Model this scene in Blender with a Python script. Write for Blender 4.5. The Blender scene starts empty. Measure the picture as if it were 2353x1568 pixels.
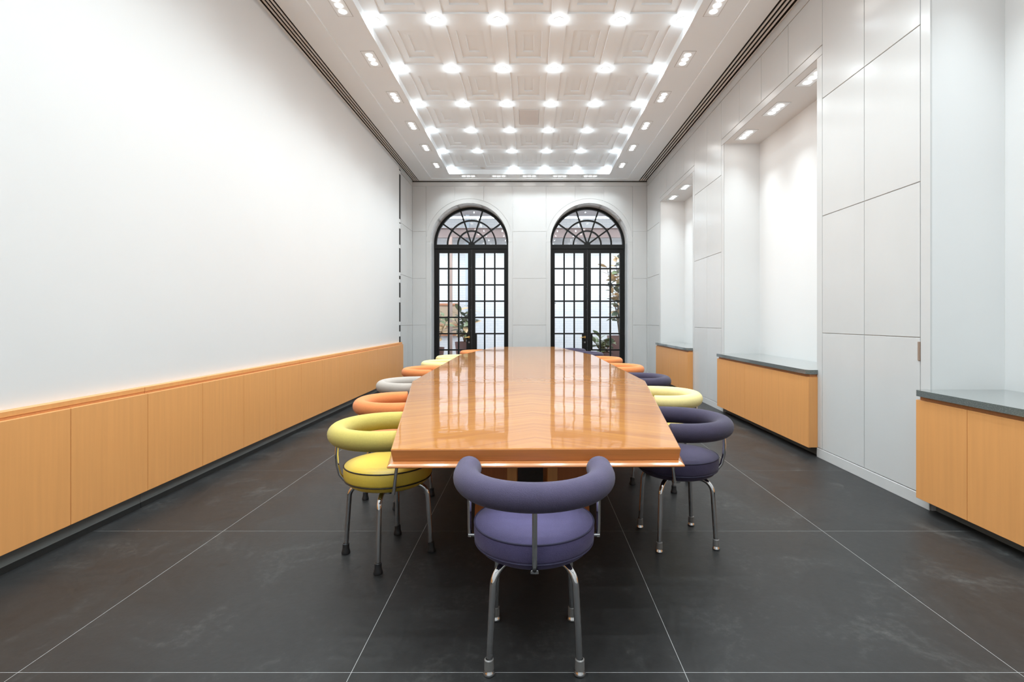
import bpy, bmesh, math, random
from math import pi, sin, cos, radians, sqrt
from mathutils import Vector, Matrix

random.seed(7)
SC = bpy.context.scene
COL = SC.collection

# ------------------------------------------------------------------ camera
CAM_H = 1.27
cam_data = bpy.data.cameras.new('camera')
cam = bpy.data.objects.new('camera', cam_data)
COL.objects.link(cam)
cam.location = (0, 0, CAM_H)
cam.rotation_euler = (radians(90), 0, 0)
cam_data.sensor_fit = 'HORIZONTAL'
cam_data.sensor_width = 36
cam_data.lens = 36 * 1145 / 2353
cam_data.shift_x = -42.5 / 2353
cam_data.shift_y = -49 / 2353
cam_data.clip_start = 0.05
cam_data.clip_end = 200
SC.camera = cam

# ------------------------------------------------------------------ sky, exposure, light levels
world = bpy.data.worlds.new('world')
SC.world = world
world.use_nodes = True
bg = world.node_tree.nodes['Background']
bg.inputs['Color'].default_value = (0.88, 0.94, 1.0, 1)
bg.inputs['Strength'].default_value = 5.4
SC.view_settings.view_transform = 'Standard'
SC.view_settings.look = 'None'
SC.view_settings.gamma = 1.0
SC.view_settings.use_curve_mapping = False
SC.view_settings.exposure = 0.42
SC.cycles.max_bounces = 10
SC.cycles.diffuse_bounces = 6
SC.cycles.use_adaptive_sampling = True
SC.cycles.adaptive_threshold = 0.045
SC.cycles.adaptive_min_samples = 16
SC.cycles.glossy_bounces = 4
SC.cycles.transparent_max_bounces = 12
SC.cycles.sample_clamp_indirect = 6
SC.cycles.use_denoising = True
SC.cycles.caustics_reflective = False
SC.cycles.caustics_refractive = False
P_ROUND, P_FILL, P_TRIPLE, P_NICHE = 5.1, 0.75, 1.7, 1.9
LAMP_COL = (0.875, 0.98, 1.025)
LENS_STRENGTH = 14.0

# ------------------------------------------------------------------ node helpers / materials
def new_mat(name):
    m = bpy.data.materials.new(name)
    m.use_nodes = True
    nt = m.node_tree
    return m, nt, nt.nodes['Principled BSDF']

def N(nt, t, **kw):
    n = nt.nodes.new(t)
    for k, v in kw.items():
        setattr(n, k, v)
    return n

def ramp(nt, stops):
    r = N(nt, 'ShaderNodeValToRGB')
    e = r.color_ramp.elements
    while len(e) < len(stops):
        e.new(0.5)
    for i, (p, c) in enumerate(stops):
        e[i].position = p
        e[i].color = (*c, 1)
    return r

def lin(r, g, b):
    f = lambda v: (v / 255 / 12.92) if v <= 10 else (((v / 255) + 0.055) / 1.055) ** 2.4
    return (f(r), f(g), f(b))

def mul(c, k):
    return tuple(min(1, v * k) for v in c)

def noisy(name, c, rough=0.5, amount=0.06, scale=(3, 3, 3), detail=4, bump=0.0, bscale=80, spec=0.5, metal=0.0, coat=0.0, coat_rough=0.03, rand=False):
    """plain material with a soft procedural mottling of its colour and fine relief"""
    m, nt, b = new_mat(name)
    tc = N(nt, 'ShaderNodeTexCoord')
    mp = N(nt, 'ShaderNodeMapping')
    mp.inputs['Scale'].default_value = scale
    nt.links.new(tc.outputs['Object'], mp.inputs['Vector'])
    nz = N(nt, 'ShaderNodeTexNoise')
    nz.inputs['Scale'].default_value = 1
    nz.inputs['Detail'].default_value = detail
    if rand:
        oi = N(nt, 'ShaderNodeObjectInfo')
        ad = N(nt, 'ShaderNodeVectorMath', operation='MULTIPLY_ADD')
        cmb = N(nt, 'ShaderNodeCombineXYZ')
        for k in range(3):
            nt.links.new(oi.outputs['Random'], cmb.inputs[k])
        nt.links.new(cmb.outputs[0], ad.inputs[0])
        ad.inputs[1].default_value = (37, 53, 71)
        nt.links.new(mp.outputs[0], ad.inputs[2])
        nt.links.new(ad.outputs[0], nz.inputs['Vector'])
    else:
        nt.links.new(mp.outputs[0], nz.inputs['Vector'])
    r = ramp(nt, [(0.28, mul(c, 1 - amount)), (0.72, mul(c, 1 + amount))])
    nt.links.new(nz.outputs[0], r.inputs[0])
    nt.links.new(r.outputs[0], b.inputs['Base Color'])
    b.inputs['Roughness'].default_value = rough
    b.inputs['Specular IOR Level'].default_value = spec
    b.inputs['Metallic'].default_value = metal
    b.inputs['Coat Weight'].default_value = coat
    b.inputs['Coat Roughness'].default_value = coat_rough
    if bump:
        n2 = N(nt, 'ShaderNodeTexNoise')
        n2.inputs['Scale'].default_value = bscale
        n2.inputs['Detail'].default_value = 3
        nt.links.new(tc.outputs['Object'], n2.inputs['Vector'])
        bp = N(nt, 'ShaderNodeBump')
        bp.inputs['Strength'].default_value = bump
        bp.inputs['Distance'].default_value = 0.004
        nt.links.new(n2.outputs[0], bp.inputs['Height'])
        nt.links.new(bp.outputs[0], b.inputs['Normal'])
    return m

def wood_mat(name, c, grain_scale=(60, 60, 2.2), rough=0.38, amount=0.10, coat=0.0):
    return noisy(name, c, rough=rough, amount=amount, scale=grain_scale, detail=6, coat=coat, rand=True)

def table_wood():
    m, nt, b = new_mat('varnished_cherry_chevron')
    tc = N(nt, 'ShaderNodeTexCoord')
    sp = N(nt, 'ShaderNodeSeparateXYZ')
    nt.links.new(tc.outputs['Object'], sp.inputs[0])
    ab = N(nt, 'ShaderNodeMath', operation='ABSOLUTE')
    nt.links.new(sp.outputs['X'], ab.inputs[0])
    va = N(nt, 'ShaderNodeMath', operation='MULTIPLY_ADD')      # across the grain: y + .6|x|
    nt.links.new(ab.outputs[0], va.inputs[0])
    va.inputs[1].default_value = 0.6
    nt.links.new(sp.outputs['Y'], va.inputs[2])
    ua = N(nt, 'ShaderNodeMath', operation='MULTIPLY_ADD')      # along the grain: x - .6 y
    nt.links.new(sp.outputs['Y'], ua.inputs[0])
    ua.inputs[1].default_value = -0.6
    nt.links.new(sp.outputs['X'], ua.inputs[2])
    cb = N(nt, 'ShaderNodeCombineXYZ')
    nt.links.new(va.outputs[0], cb.inputs[0])
    nt.links.new(ua.outputs[0], cb.inputs[1])
    nt.links.new(sp.outputs['Z'], cb.inputs[2])
    mp = N(nt, 'ShaderNodeMapping')
    mp.inputs['Scale'].default_value = (26, 1.1, 40)
    nt.links.new(cb.outputs[0], mp.inputs['Vector'])
    n1 = N(nt, 'ShaderNodeTexNoise')
    n1.inputs['Scale'].default_value = 1
    n1.inputs['Detail'].default_value = 7
    n1.inputs['Roughness'].default_value = 0.62
    n1.inputs['Distortion'].default_value = 0.6
    nt.links.new(mp.outputs[0], n1.inputs['Vector'])
    mp2 = N(nt, 'ShaderNodeMapping')
    mp2.inputs['Scale'].default_value = (2.2, 0.5, 3)
    nt.links.new(cb.outputs[0], mp2.inputs['Vector'])
    n2 = N(nt, 'ShaderNodeTexNoise')
    n2.inputs['Scale'].default_value = 1
    n2.inputs['Detail'].default_value = 2
    nt.links.new(mp2.outputs[0], n2.inputs['Vector'])
    ad = N(nt, 'ShaderNodeMath', operation='MULTIPLY_ADD')
    nt.links.new(n2.outputs[0], ad.inputs[0])
    ad.inputs[1].default_value = 0.45
    nt.links.new(n1.outputs[0], ad.inputs[2])
    r = ramp(nt, [(0.45, lin(140, 78, 18)), (0.70, lin(174, 107, 32)), (0.95, lin(192, 128, 48))])
    nt.links.new(ad.outputs[0], r.inputs[0])
    nt.links.new(r.outputs[0], b.inputs['Base Color'])
    b.inputs['Roughness'].default_value = 0.45
    b.inputs['Specular IOR Level'].default_value = 0.15
    b.inputs['Coat Weight'].default_value = 1.0
    b.inputs['Coat Roughness'].default_value = 0.045
    b.inputs['Coat IOR'].default_value = 1.35
    # the lacquer is very slightly wavy
    n3 = N(nt, 'ShaderNodeTexNoise')
    n3.inputs['Scale'].default_value = 7.0
    n3.inputs['Detail'].default_value = 2
    nt.links.new(tc.outputs['Object'], n3.inputs['Vector'])
    bp = N(nt, 'ShaderNodeBump')
    bp.inputs['Strength'].default_value = 0.25
    bp.inputs['Distance'].default_value = 0.0035
    nt.links.new(n3.outputs[0], bp.inputs['Height'])
    nt.links.new(bp.outputs[0], b.inputs['Coat Normal'])
    return m

def slate():
    m, nt, b = new_mat('black_slate')
    tc = N(nt, 'ShaderNodeTexCoord')
    oi = N(nt, 'ShaderNodeObjectInfo')
    n1 = N(nt, 'ShaderNodeTexNoise')
    n1.inputs['Scale'].default_value = 2.3
    n1.inputs['Detail'].default_value = 9
    n1.inputs['Roughness'].default_value = 0.68
    n1.inputs['Distortion'].default_value = 0.8
    ad = N(nt, 'ShaderNodeVectorMath', operation='ADD')
    nt.links.new(tc.outputs['Object'], ad.inputs[0])
    nt.links.new(oi.outputs['Location'], ad.inputs[1])
    nt.links.new(ad.outputs[0], n1.inputs['Vector'])
    r = ramp(nt, [(0.30, lin(38, 38, 38)), (0.56, lin(47, 47, 47)), (0.66, lin(61, 61, 60)), (0.80, lin(92, 92, 90))])
    n4 = N(nt, 'ShaderNodeTexNoise')
    n4.inputs['Scale'].default_value = 28
    n4.inputs['Detail'].default_value = 6
    n4.inputs['Roughness'].default_value = 0.7
    nt.links.new(ad.outputs[0], n4.inputs['Vector'])
    mm = N(nt, 'ShaderNodeMath', operation='MULTIPLY_ADD')
    nt.links.new(n4.outputs[0], mm.inputs[0])
    mm.inputs[1].default_value = 0.45
    sb = N(nt, 'ShaderNodeMath', operation='MULTIPLY_ADD')
    nt.links.new(n1.outputs[0], sb.inputs[0])
    sb.inputs[1].default_value = 0.9
    sb.inputs[2].default_value = -0.17
    nt.links.new(sb.outputs[0], mm.inputs[2])
    nt.links.new(mm.outputs[0], r.inputs[0])
    nt.links.new(r.outputs[0], b.inputs['Base Color'])
    r2 = ramp(nt, [(0.3, (0.36,) * 3), (0.75, (0.52,) * 3)])
    nt.links.new(n1.outputs[0], r2.inputs[0])
    nt.links.new(r2.outputs[0], b.inputs['Roughness'])
    b.inputs['Specular IOR Level'].default_value = 0.26
    n2 = N(nt, 'ShaderNodeTexNoise')
    n2.inputs['Scale'].default_value = 45
    n2.inputs['Detail'].default_value = 5
    nt.links.new(ad.outputs[0], n2.inputs['Vector'])
    bp = N(nt, 'ShaderNodeBump')
    bp.inputs['Strength'].default_value = 0.12
    bp.inputs['Distance'].default_value = 0.003
    nt.links.new(n2.outputs[0], bp.inputs['Height'])
    nt.links.new(bp.outputs[0], b.inputs['Normal'])
    return m

def granite():
    m, nt, b = new_mat('green_grey_granite')
    tc = N(nt, 'ShaderNodeTexCoord')
    v = N(nt, 'ShaderNodeTexVoronoi')
    v.inputs['Scale'].default_value = 160
    nt.links.new(tc.outputs['Object'], v.inputs['Vector'])
    r = ramp(nt, [(0.0, lin(190, 196, 192)), (0.16, lin(112, 118, 116)), (0.6, lin(96, 102, 100))])
    nt.links.new(v.outputs['Distance'], r.inputs[0])
    nt.links.new(r.outputs[0], b.inputs['Base Color'])
    b.inputs['Roughness'].default_value = 0.22
    b.inputs['Coat Weight'].default_value = 1.0
    b.inputs['Coat Roughness'].default_value = 0.08
    return m

def glass():
    m, nt, b = new_mat('clear_window_glass')
    nt.nodes.remove(b)
    out = nt.nodes['Material Output']
    tr = N(nt, 'ShaderNodeBsdfTransparent')
    tr.inputs[0].default_value = (0.95, 0.98, 1.0, 1)
    gl = N(nt, 'ShaderNodeBsdfGlossy')
    gl.inputs['Roughness'].default_value = 0.01
    fr = N(nt, 'ShaderNodeFresnel')
    fr.inputs['IOR'].default_value = 1.5
    # a pane has two faces: about twice the reflection of one
    mt = N(nt, 'ShaderNodeMath', operation='MULTIPLY')
    mt.inputs[1].default_value = 1.0
    nt.links.new(fr.outputs[0], mt.inputs[0])
    mx = N(nt, 'ShaderNodeMixShader')
    nt.links.new(mt.outputs[0], mx.inputs[0])
    nt.links.new(tr.outputs[0], mx.inputs[1])
    nt.links.new(gl.outputs[0], mx.inputs[2])
    nt.links.new(mx.outputs[0], out.inputs['Surface'])
    return m

def emitter(name, c, s):
    m, nt, b = new_mat(name)
    b.inputs['Base Color'].default_value = (0.9, 0.9, 0.9, 1)
    b.inputs['Emission Color'].default_value = (*c, 1)
    b.inputs['Emission Strength'].default_value = s
    return m

def fabric(name, c, rough=0.9, weave=0.5, amount=0.16, scale=300, sheen=0.08):
    m, nt, b = new_mat(name)
    tc = N(nt, 'ShaderNodeTexCoord')
    n1 = N(nt, 'ShaderNodeTexNoise')
    n1.inputs['Scale'].default_value = scale
    n1.inputs['Detail'].default_value = 2
    nt.links.new(tc.outputs['Object'], n1.inputs['Vector'])
    n2 = N(nt, 'ShaderNodeTexNoise')
    n2.inputs['Scale'].default_value = 9
    n2.inputs['Detail'].default_value = 5
    nt.links.new(tc.outputs['Object'], n2.inputs['Vector'])
    av = N(nt, 'ShaderNodeMath', operation='ADD')
    nt.links.new(n1.outputs[0], av.inputs[0])
    nt.links.new(n2.outputs[0], av.inputs[1])
    hv = N(nt, 'ShaderNodeMath', operation='MULTIPLY')
    hv.inputs[1].default_value = 0.5
    nt.links.new(av.outputs[0], hv.inputs[0])
    r = ramp(nt, [(0.35, mul(c, 1 - amount)), (0.65, mul(c, 1 + amount))])
    nt.links.new(hv.outputs[0], r.inputs[0])
    nt.links.new(r.outputs[0], b.inputs['Base Color'])
    b.inputs['Roughness'].default_value = rough
    b.inputs['Sheen Weight'].default_value = sheen
    b.inputs['Sheen Roughness'].default_value = 0.5
    if weave:
        bp = N(nt, 'ShaderNodeBump')
        bp.inputs['Strength'].default_value = weave
        bp.inputs['Distance'].default_value = 0.0015
        nt.links.new(n1.outputs[0], bp.inputs['Height'])
        nt.links.new(bp.outputs[0], b.inputs['Normal'])
    return m

def brick_mat():
    m, nt, b = new_mat('white_painted_brickwork')
    tc = N(nt, 'ShaderNodeTexCoord')
    mp = N(nt, 'ShaderNodeMapping')
    mp.inputs['Rotation'].default_value = (radians(90), 0, 0)
    nt.links.new(tc.outputs['Object'], mp.inputs['Vector'])
    br = N(nt, 'ShaderNodeTexBrick')
    br.inputs['Color1'].default_value = (0.88, 0.88, 0.88, 1)
    br.inputs['Color2'].default_value = (0.85, 0.86, 0.87, 1)
    br.inputs['Mortar'].default_value = (0.74, 0.77, 0.80, 1)
    br.inputs['Scale'].default_value = 1
    br.inputs['Brick Width'].default_value = 0.22
    br.inputs['Row Height'].default_value = 0.072
    br.inputs['Mortar Size'].default_value = 0.006
    nt.links.new(mp.outputs[0], br.inputs['Vector'])
    nt.links.new(br.outputs[0], b.inputs['Base Color'])
    b.inputs['Roughness'].default_value = 0.6
    return m

M = {}
M['plaster'] = noisy('white_wall_paint', (0.68, 0.68, 0.675), rough=0.6, amount=0.012, scale=(0.8, 0.8, 0.8), bump=0.03)
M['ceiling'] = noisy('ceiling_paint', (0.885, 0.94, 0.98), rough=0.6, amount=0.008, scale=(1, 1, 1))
M['greypanel'] = noisy('grey_ceiling_panel', (0.74, 0.73, 0.73), rough=0.6, amount=0.02)
M['marble'] = noisy('white_marble_cladding', (0.60, 0.60, 0.593), rough=0.2, spec=0.35, amount=0.03, scale=(1.6, 1.6, 0.9), detail=8, rand=True)
M['niche'] = noisy('niche_plaster', (0.74, 0.74, 0.735), rough=0.55, amount=0.012, scale=(1, 1, 1), bump=0.03)
M['lining'] = noisy('pale_reveal_lining', (0.66, 0.67, 0.68), rough=0.3, amount=0.02)
M['reveal'] = noisy('white_reveal_stone', (0.86, 0.86, 0.855), rough=0.3, amount=0.02)
M['greylining'] = noisy('grey_reveal_lining', (0.48, 0.48, 0.475), rough=0.4, amount=0.04)
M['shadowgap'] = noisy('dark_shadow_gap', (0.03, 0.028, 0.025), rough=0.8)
M['grillebar'] = noisy('grille_bar_paint', (0.80, 0.78, 0.77), rough=0.5, amount=0.01)
M['slate'] = slate()
M['grout'] = noisy('pale_grout', (0.40, 0.40, 0.39), rough=0.8, amount=0.1, scale=(20, 20, 20))
M['beech'] = wood_mat('beech_veneer', lin(222, 157, 94), grain_scale=(38, 38, 1.6), amount=0.04)
M['beechshade'] = wood_mat('beech_veneer_groove_shade', lin(196, 132, 80), amount=0.06)  # groove shadow put into the colour: darker copy of the beech veneer
M['plinthgrey'] = noisy('grey_plinth_paint', lin(120, 122, 120), rough=0.4, amount=0.05)
M['plinthblack'] = noisy('black_plinth', lin(36, 36, 35), rough=0.5)
M['granite'] = granite()
M['table'] = table_wood()
M['tableedge'] = noisy('varnished_cherry_edge', lin(206, 128, 66), rough=0.3, amount=0.13, scale=(3.0, 9, 60), detail=6, coat=1.0, coat_rough=0.12)
M['tablebase'] = wood_mat('cherry_base_veneer', lin(178, 104, 54), amount=0.10)
M['chrome'] = noisy('polished_chrome', (0.72, 0.72, 0.73), rough=0.05, amount=0.01, metal=1.0)
M['rubber'] = noisy('black_rubber', lin(34, 34, 36), rough=0.5)
M['collar'] = noisy('grey_ferrule', lin(132, 130, 128), rough=0.42, amount=0.04, metal=0.3)
M['blackpaint'] = noisy('black_frame_paint', lin(18, 17, 16), rough=0.45, spec=0.3, amount=0.15)
M['glass'] = glass()
M['brass'] = noisy('brass', lin(206, 168, 104), rough=0.25, metal=1.0)
M['steel'] = noisy('steel', lin(150, 148, 146), rough=0.3, metal=1.0)
M['lens'] = emitter('lamp_lens', (1.0, 0.985, 0.96), LENS_STRENGTH)
M['lensoff'] = noisy('unlit_lens', (0.62, 0.61, 0.6), rough=0.4)
M['trimwhite'] = noisy('lamp_trim_white', (0.74, 0.73, 0.72), rough=0.45, amount=0.01)
M['hingebrown'] = noisy('brown_hinge', lin(150, 128, 112), rough=0.4)
M['brick'] = brick_mat()
M['atriumfloor'] = noisy('atrium_stone_floor', lin(150, 150, 155), rough=0.5, amount=0.05)
M['atriumceil'] = noisy('atrium_ceiling', lin(190, 182, 182), rough=0.6, amount=0.03)
M['beam'] = noisy('brown_steel_beam', lin(142, 124, 120), rough=0.5, amount=0.05)
M['post'] = noisy('brown_steel_post', lin(172, 148, 138), rough=0.5, amount=0.05)
M['greysteel'] = noisy('grey_steel', lin(196, 206, 214), rough=0.5, amount=0.05)
M['board'] = noisy('beige_board', lin(196, 172, 146), rough=0.6, amount=0.04)
M['boardframe'] = noisy('orange_brown_board_frame', lin(190, 128, 92), rough=0.5, amount=0.06)
M['tube'] = emitter('batten_tube', (0.92, 0.98, 1.0), 6.0)
M['pot'] = noisy('brown_planter', lin(112, 82, 78), rough=0.5, amount=0.06)
M['stem'] = noisy('plant_stem', lin(110, 92, 72), rough=0.7, amount=0.1)
M['leafdark'] = noisy('dark_green_leaf', lin(80, 92, 76), rough=0.3, amount=0.2, scale=(30, 30, 30))
M['leafmid'] = noisy('mid_green_leaf', lin(122, 136, 100), rough=0.32, amount=0.2, scale=(30, 30, 30))
M['leaftan'] = noisy('tan_leaf', lin(204, 174, 132), rough=0.4, amount=0.15, scale=(30, 30, 30))

FAB = {
    'purple':     (fabric('violet_wool', lin(71, 64, 89)), fabric('violet_wool_seat', lin(79, 72, 109)), noisy('violet_piping', lin(52, 48, 76), rough=0.7)),
    'darkpurple': (fabric('dark_violet_wool', lin(55, 48, 69)), fabric('dark_violet_wool_seat', lin(59, 52, 78)), noisy('dark_violet_piping', lin(44, 40, 62), rough=0.7)),
    'chartreuse': (fabric('chartreuse_suede', lin(188, 171, 88), weave=0.15, scale=120, amount=0.07), fabric('yellow_leather_seat', lin(226, 194, 76), rough=0.42, weave=0.05, scale=150, amount=0.04, sheen=0.0), noisy('black_piping', lin(38, 30, 26), rough=0.5)),
    'orange':     (fabric('orange_suede', lin(214, 128, 72), weave=0.15, scale=120, amount=0.07), fabric('orange_leather_seat', lin(218, 136, 76), rough=0.42, weave=0.05, scale=150, amount=0.05, sheen=0.0), noisy('brown_piping', lin(50, 34, 26), rough=0.5)),
    'grey':       (fabric('pale_grey_suede', lin(170, 161, 152), weave=0.15, scale=120, amount=0.05), fabric('pale_grey_seat', lin(186, 176, 166), weave=0.05, scale=150, amount=0.04), noisy('grey_piping', lin(70, 64, 60), rough=0.5)),
    'yellow':     (fabric('pale_yellow_suede', lin(226, 210, 146), weave=0.15, scale=120, amount=0.05), fabric('pale_yellow_seat', lin(224, 200, 96), rough=0.42, weave=0.05, scale=150, amount=0.04, sheen=0.0), noisy('dark_piping', lin(52, 42, 30), rough=0.5)),
}

# ------------------------------------------------------------------ object helpers
def link(o, parent=None, label=None, cat=None, group=None, kind=None):
    COL.objects.link(o)
    if parent is not None:
        o.parent = parent
    if label: o['label'] = label
    if cat: o['category'] = cat
    if group: o['group'] = group
    if kind: o['kind'] = kind
    return o

def mesh_from_bm(name, bm, mat, smooth=False, autosmooth=None):
    me = bpy.data.meshes.new(name)
    bmesh.ops.recalc_face_normals(bm, faces=bm.faces[:])
    bm.to_mesh(me)
    bm.free()
    if mat is not None:
        me.materials.append(mat)
    if smooth:
        for p in me.polygons:
            p.use_smooth = True
        if autosmooth:
            try:
                me.set_sharp_from_angle(angle=radians(autosmooth))
            except Exception:
                pass
    return me

def obj(name, bm, mat, parent=None, smooth=False, autosmooth=None, loc=None, **kw):
    me = mesh_from_bm(name, bm, mat, smooth, autosmooth)
    o = bpy.data.objects.new(name, me)
    if loc: o.location = loc
    return link(o, parent, **kw)

def inst(name, me, parent=None, loc=(0, 0, 0), rz=0, **kw):
    o = bpy.data.objects.new(name, me)
    o.location = loc
    o.rotation_euler = (0, 0, rz)
    return link(o, parent, **kw)

def empty(name, loc=(0, 0, 0), rz=0, **kw):
    o = bpy.data.objects.new(name, None)
    o.empty_display_size = 0.1
    o.location = loc
    o.rotation_euler = (0, 0, rz)
    return link(o, None, **kw)

def box(bm, x0, x1, y0, y1, z0, z1):
    vs = [bm.verts.new(p) for p in ((x0, y0, z0), (x1, y0, z0), (x1, y1, z0), (x0, y1, z0),
                                    (x0, y0, z1), (x1, y0, z1), (x1, y1, z1), (x0, y1, z1))]
    for f in ((0, 3, 2, 1), (4, 5, 6, 7), (0, 1, 5, 4), (1, 2, 6, 5), (2, 3, 7, 6), (3, 0, 4, 7)):
        bm.faces.new([vs[i] for i in f])

def boxes(*bs):
    bm = bmesh.new()
    for b in bs:
        box(bm, *b)
    return bm

def bevel_box(b, w=0.002, seg=1):
    bm = boxes(b)
    bmesh.ops.bevel(bm, geom=bm.edges[:], offset=w, segments=seg, affect='EDGES', profile=0.5)
    return bm

def extrude_xz(bm, pts, y0, y1):
    """closed outline in x,z swept from y0 to y1"""
    a = [bm.verts.new((x, y0, z)) for x, z in pts]
    b = [bm.verts.new((x, y1, z)) for x, z in pts]
    bm.faces.new(a)
    bm.faces.new(b[::-1])
    n = len(pts)
    for i in range(n):
        bm.faces.new((a[i], b[i], b[(i + 1) % n], a[(i + 1) % n]))

def tube(bm, pts, r, seg=12, caps=True, closed=False):
    pts = [Vector(p) for p in pts]
    n = len(pts)
    rings = []
    up = None
    for i, p in enumerate(pts):
        if closed:
            t = (pts[(i + 1) % n] - pts[i - 1]).normalized()
        elif i == 0:
            t = (pts[1] - pts[0]).normalized()
        elif i == n - 1:
            t = (pts[-1] - pts[-2]).normalized()
        else:
            t = ((pts[i + 1] - p).normalized() + (p - pts[i - 1]).normalized()).normalized()
        if up is None:
            a = Vector((0, 0, 1)) if abs(t.z) < 0.9 else Vector((1, 0, 0))
            up = (a - t * a.dot(t)).normalized()
        else:
            up = (up - t * up.dot(t)).normalized()
        s = t.cross(up)
        rr = r[i] if isinstance(r, (list, tuple)) else r
        rings.append([bm.verts.new(p + (up * cos(2 * pi * k / seg) + s * sin(2 * pi * k / seg)) * rr) for k in range(seg)])
    for i in range(n if closed else n - 1):
        A, B = rings[i], rings[(i + 1) % n]
        for k in range(seg):
            bm.faces.new((A[k], A[(k + 1) % seg], B[(k + 1) % seg], B[k]))
    if caps and not closed:
        bm.faces.new(rings[0][::-1])
        bm.faces.new(rings[-1])

def lathe(bm, prof, seg=32, c=(0, 0, 0)):
    rings = []
    for r, z in prof:
        if r < 1e-6:
            rings.append([bm.verts.new((c[0], c[1], c[2] + z))])
        else:
            rings.append([bm.verts.new((c[0] + r * cos(2 * pi * k / seg), c[1] + r * sin(2 * pi * k / seg), c[2] + z)) for k in range(seg)])
    for A, B in zip(rings, rings[1:]):
        for k in range(seg):
            k2 = (k + 1) % seg
            if len(A) == 1 and len(B) == 1: continue
            if len(A) == 1: bm.faces.new((A[0], B[k], B[k2]))
            elif len(B) == 1: bm.faces.new((A[k], A[k2], B[0]))
            else: bm.faces.new((A[k], A[k2], B[k2], B[k]))

def new_bm(fn, *a, **k):
    bm = bmesh.new()
    fn(bm, *a, **k)
    return bm

def arc(cx, cz, r, a0, a1, n):
    return [(cx + r * cos(radians(a0 + (a1 - a0) * i / n)), cz + r * sin(radians(a0 + (a1 - a0) * i / n))) for i in range(n + 1)]

# ------------------------------------------------------------------ room dimensions
XC = -0.025                       # axis of ceiling and doors
XL, XR = -2.69, 2.655             # cladding faces left / right
YB, YF = 11.35, -2.2              # back wall face, wall behind the camera
Z_SOFFIT, Z_BAND, Z_COFFER = 4.43, 4.45, 4.546
ZJ = [0.088, 1.148, 2.212, 3.282, 4.312]   # stone joints

# ------------------------------------------------------------------ floor: slate slabs on a grout bed
floor = obj('floor', boxes((XL - 0.1, 3.25, YF, YB + 0.6, -0.06, -0.0006)), M['grout'], kind='structure')
T = 1.2
x0, y0 = -0.645, 1.793
tile_cache = {}
for i in range(-2, 4):
    for j in range(-5, 9):
        a, b = max(x0 + i * T, XL - 0.06), min(x0 + (i + 1) * T, 3.2)
        c, d = max(y0 + j * T, YF), min(y0 + (j + 1) * T, YB + 0.5)
        if b - a < 0.02 or d - c < 0.02: continue
        w, h = round(b - a, 4), round(d - c, 4)
        if (w, h) not in tile_cache:
            g = 0.0011
            tile_cache[(w, h)] = mesh_from_bm('slab', bevel_box((g, w - g, g, h - g, -0.03, 0), 0.0004), M['slate'])
        inst('slab', tile_cache[(w, h)], floor, loc=(a, c, 0))

# ------------------------------------------------------------------ left wall
wall_left = obj('wall_left', boxes((XL - 0.2, XL - 0.012, YF, YB + 0.45, 0, 4.7)), M['plaster'], kind='structure')
obj('wall_panel', bevel_box((XL - 0.012, -2.65, YF, 10.05, 0.70, 4.325), 0.002), M['plaster'], wall_left)
for (ya, yb) in ((10.195, 10.845), (10.85, YB - 0.004)):
    for za, zb in zip([0.0] + ZJ, ZJ):
        obj('stone_panel', bevel_box((XL - 0.014, XL, ya, yb, za + 0.003, zb - 0.003), 0.0015), M['marble'], wall_left)
obj('fascia', bevel_box((XL - 0.014, XL + 0.002, 10.195, YB - 0.004, ZJ[-1] + 0.003, Z_SOFFIT - 0.004), 0.0015), M['marble'], wall_left)
# dark strip painted as the shaded gap at the white panel's end; hinge plates
gap_shade_left = obj('gap_shade_strip_1', boxes((XL - 0.012, -2.656, 10.051, 10.19, 0.80, 4.325)), M['shadowgap'], kind='structure')
for z in (0.93, 1.16, 1.62, 2.02, 2.16, 2.72, 3.12, 3.24, 4.22):
    obj('hinge_plate', bevel_box((-2.656, -2.648, 10.06, 10.15, z, z + random.choice((0.07, 0.10))), 0.001), M['plaster'], gap_shade_left)

# ------------------------------------------------------------------ back wall with two arched openings
DOORS = [XC - 1.367, XC + 1.367]
A_OP, Z_SP = 0.888, 3.043
Y_FR = 11.80
pts = [(-2.85, 0)]
for cx in DOORS:
    pts += [(cx - A_OP, 0)] + arc(cx, Z_SP, A_OP, 180, 0, 40) + [(cx + A_OP, 0)]
pts += [(2.85, 0), (2.85, 4.7), (-2.85, 4.7)]
wall_back = obj('wall_back', new_bm(extrude_xz, pts, YB + 0.012, Y_FR + 0.06), M['reveal'], kind='structure')
R_SUR = 0.985
def bpanel(pts):
    bm = new_bm(extrude_xz, pts, YB, YB + 0.014)
    obj('stone_panel', bm, M['marble'], wall_back)
g = 0.003
def rect(xa, xb, za, zb):
    bpanel([(xa + g, za + g), (xb - g, za + g), (xb - g, zb - g), (xa + g, zb - g)])
xl_e, xr_e = XL + 0.002, XR - 0.002
b0 = DOORS[0] - R_SUR; b1 = DOORS[0] + R_SUR; b2 = DOORS[1] - R_SUR; b3 = DOORS[1] + R_SUR
for xa, xb in ((xl_e, b0), (b1, b2), (b3, xr_e)):
    for za, zb in zip([0.0] + ZJ, ZJ):
        rect(xa, xb, za, zb)
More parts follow.
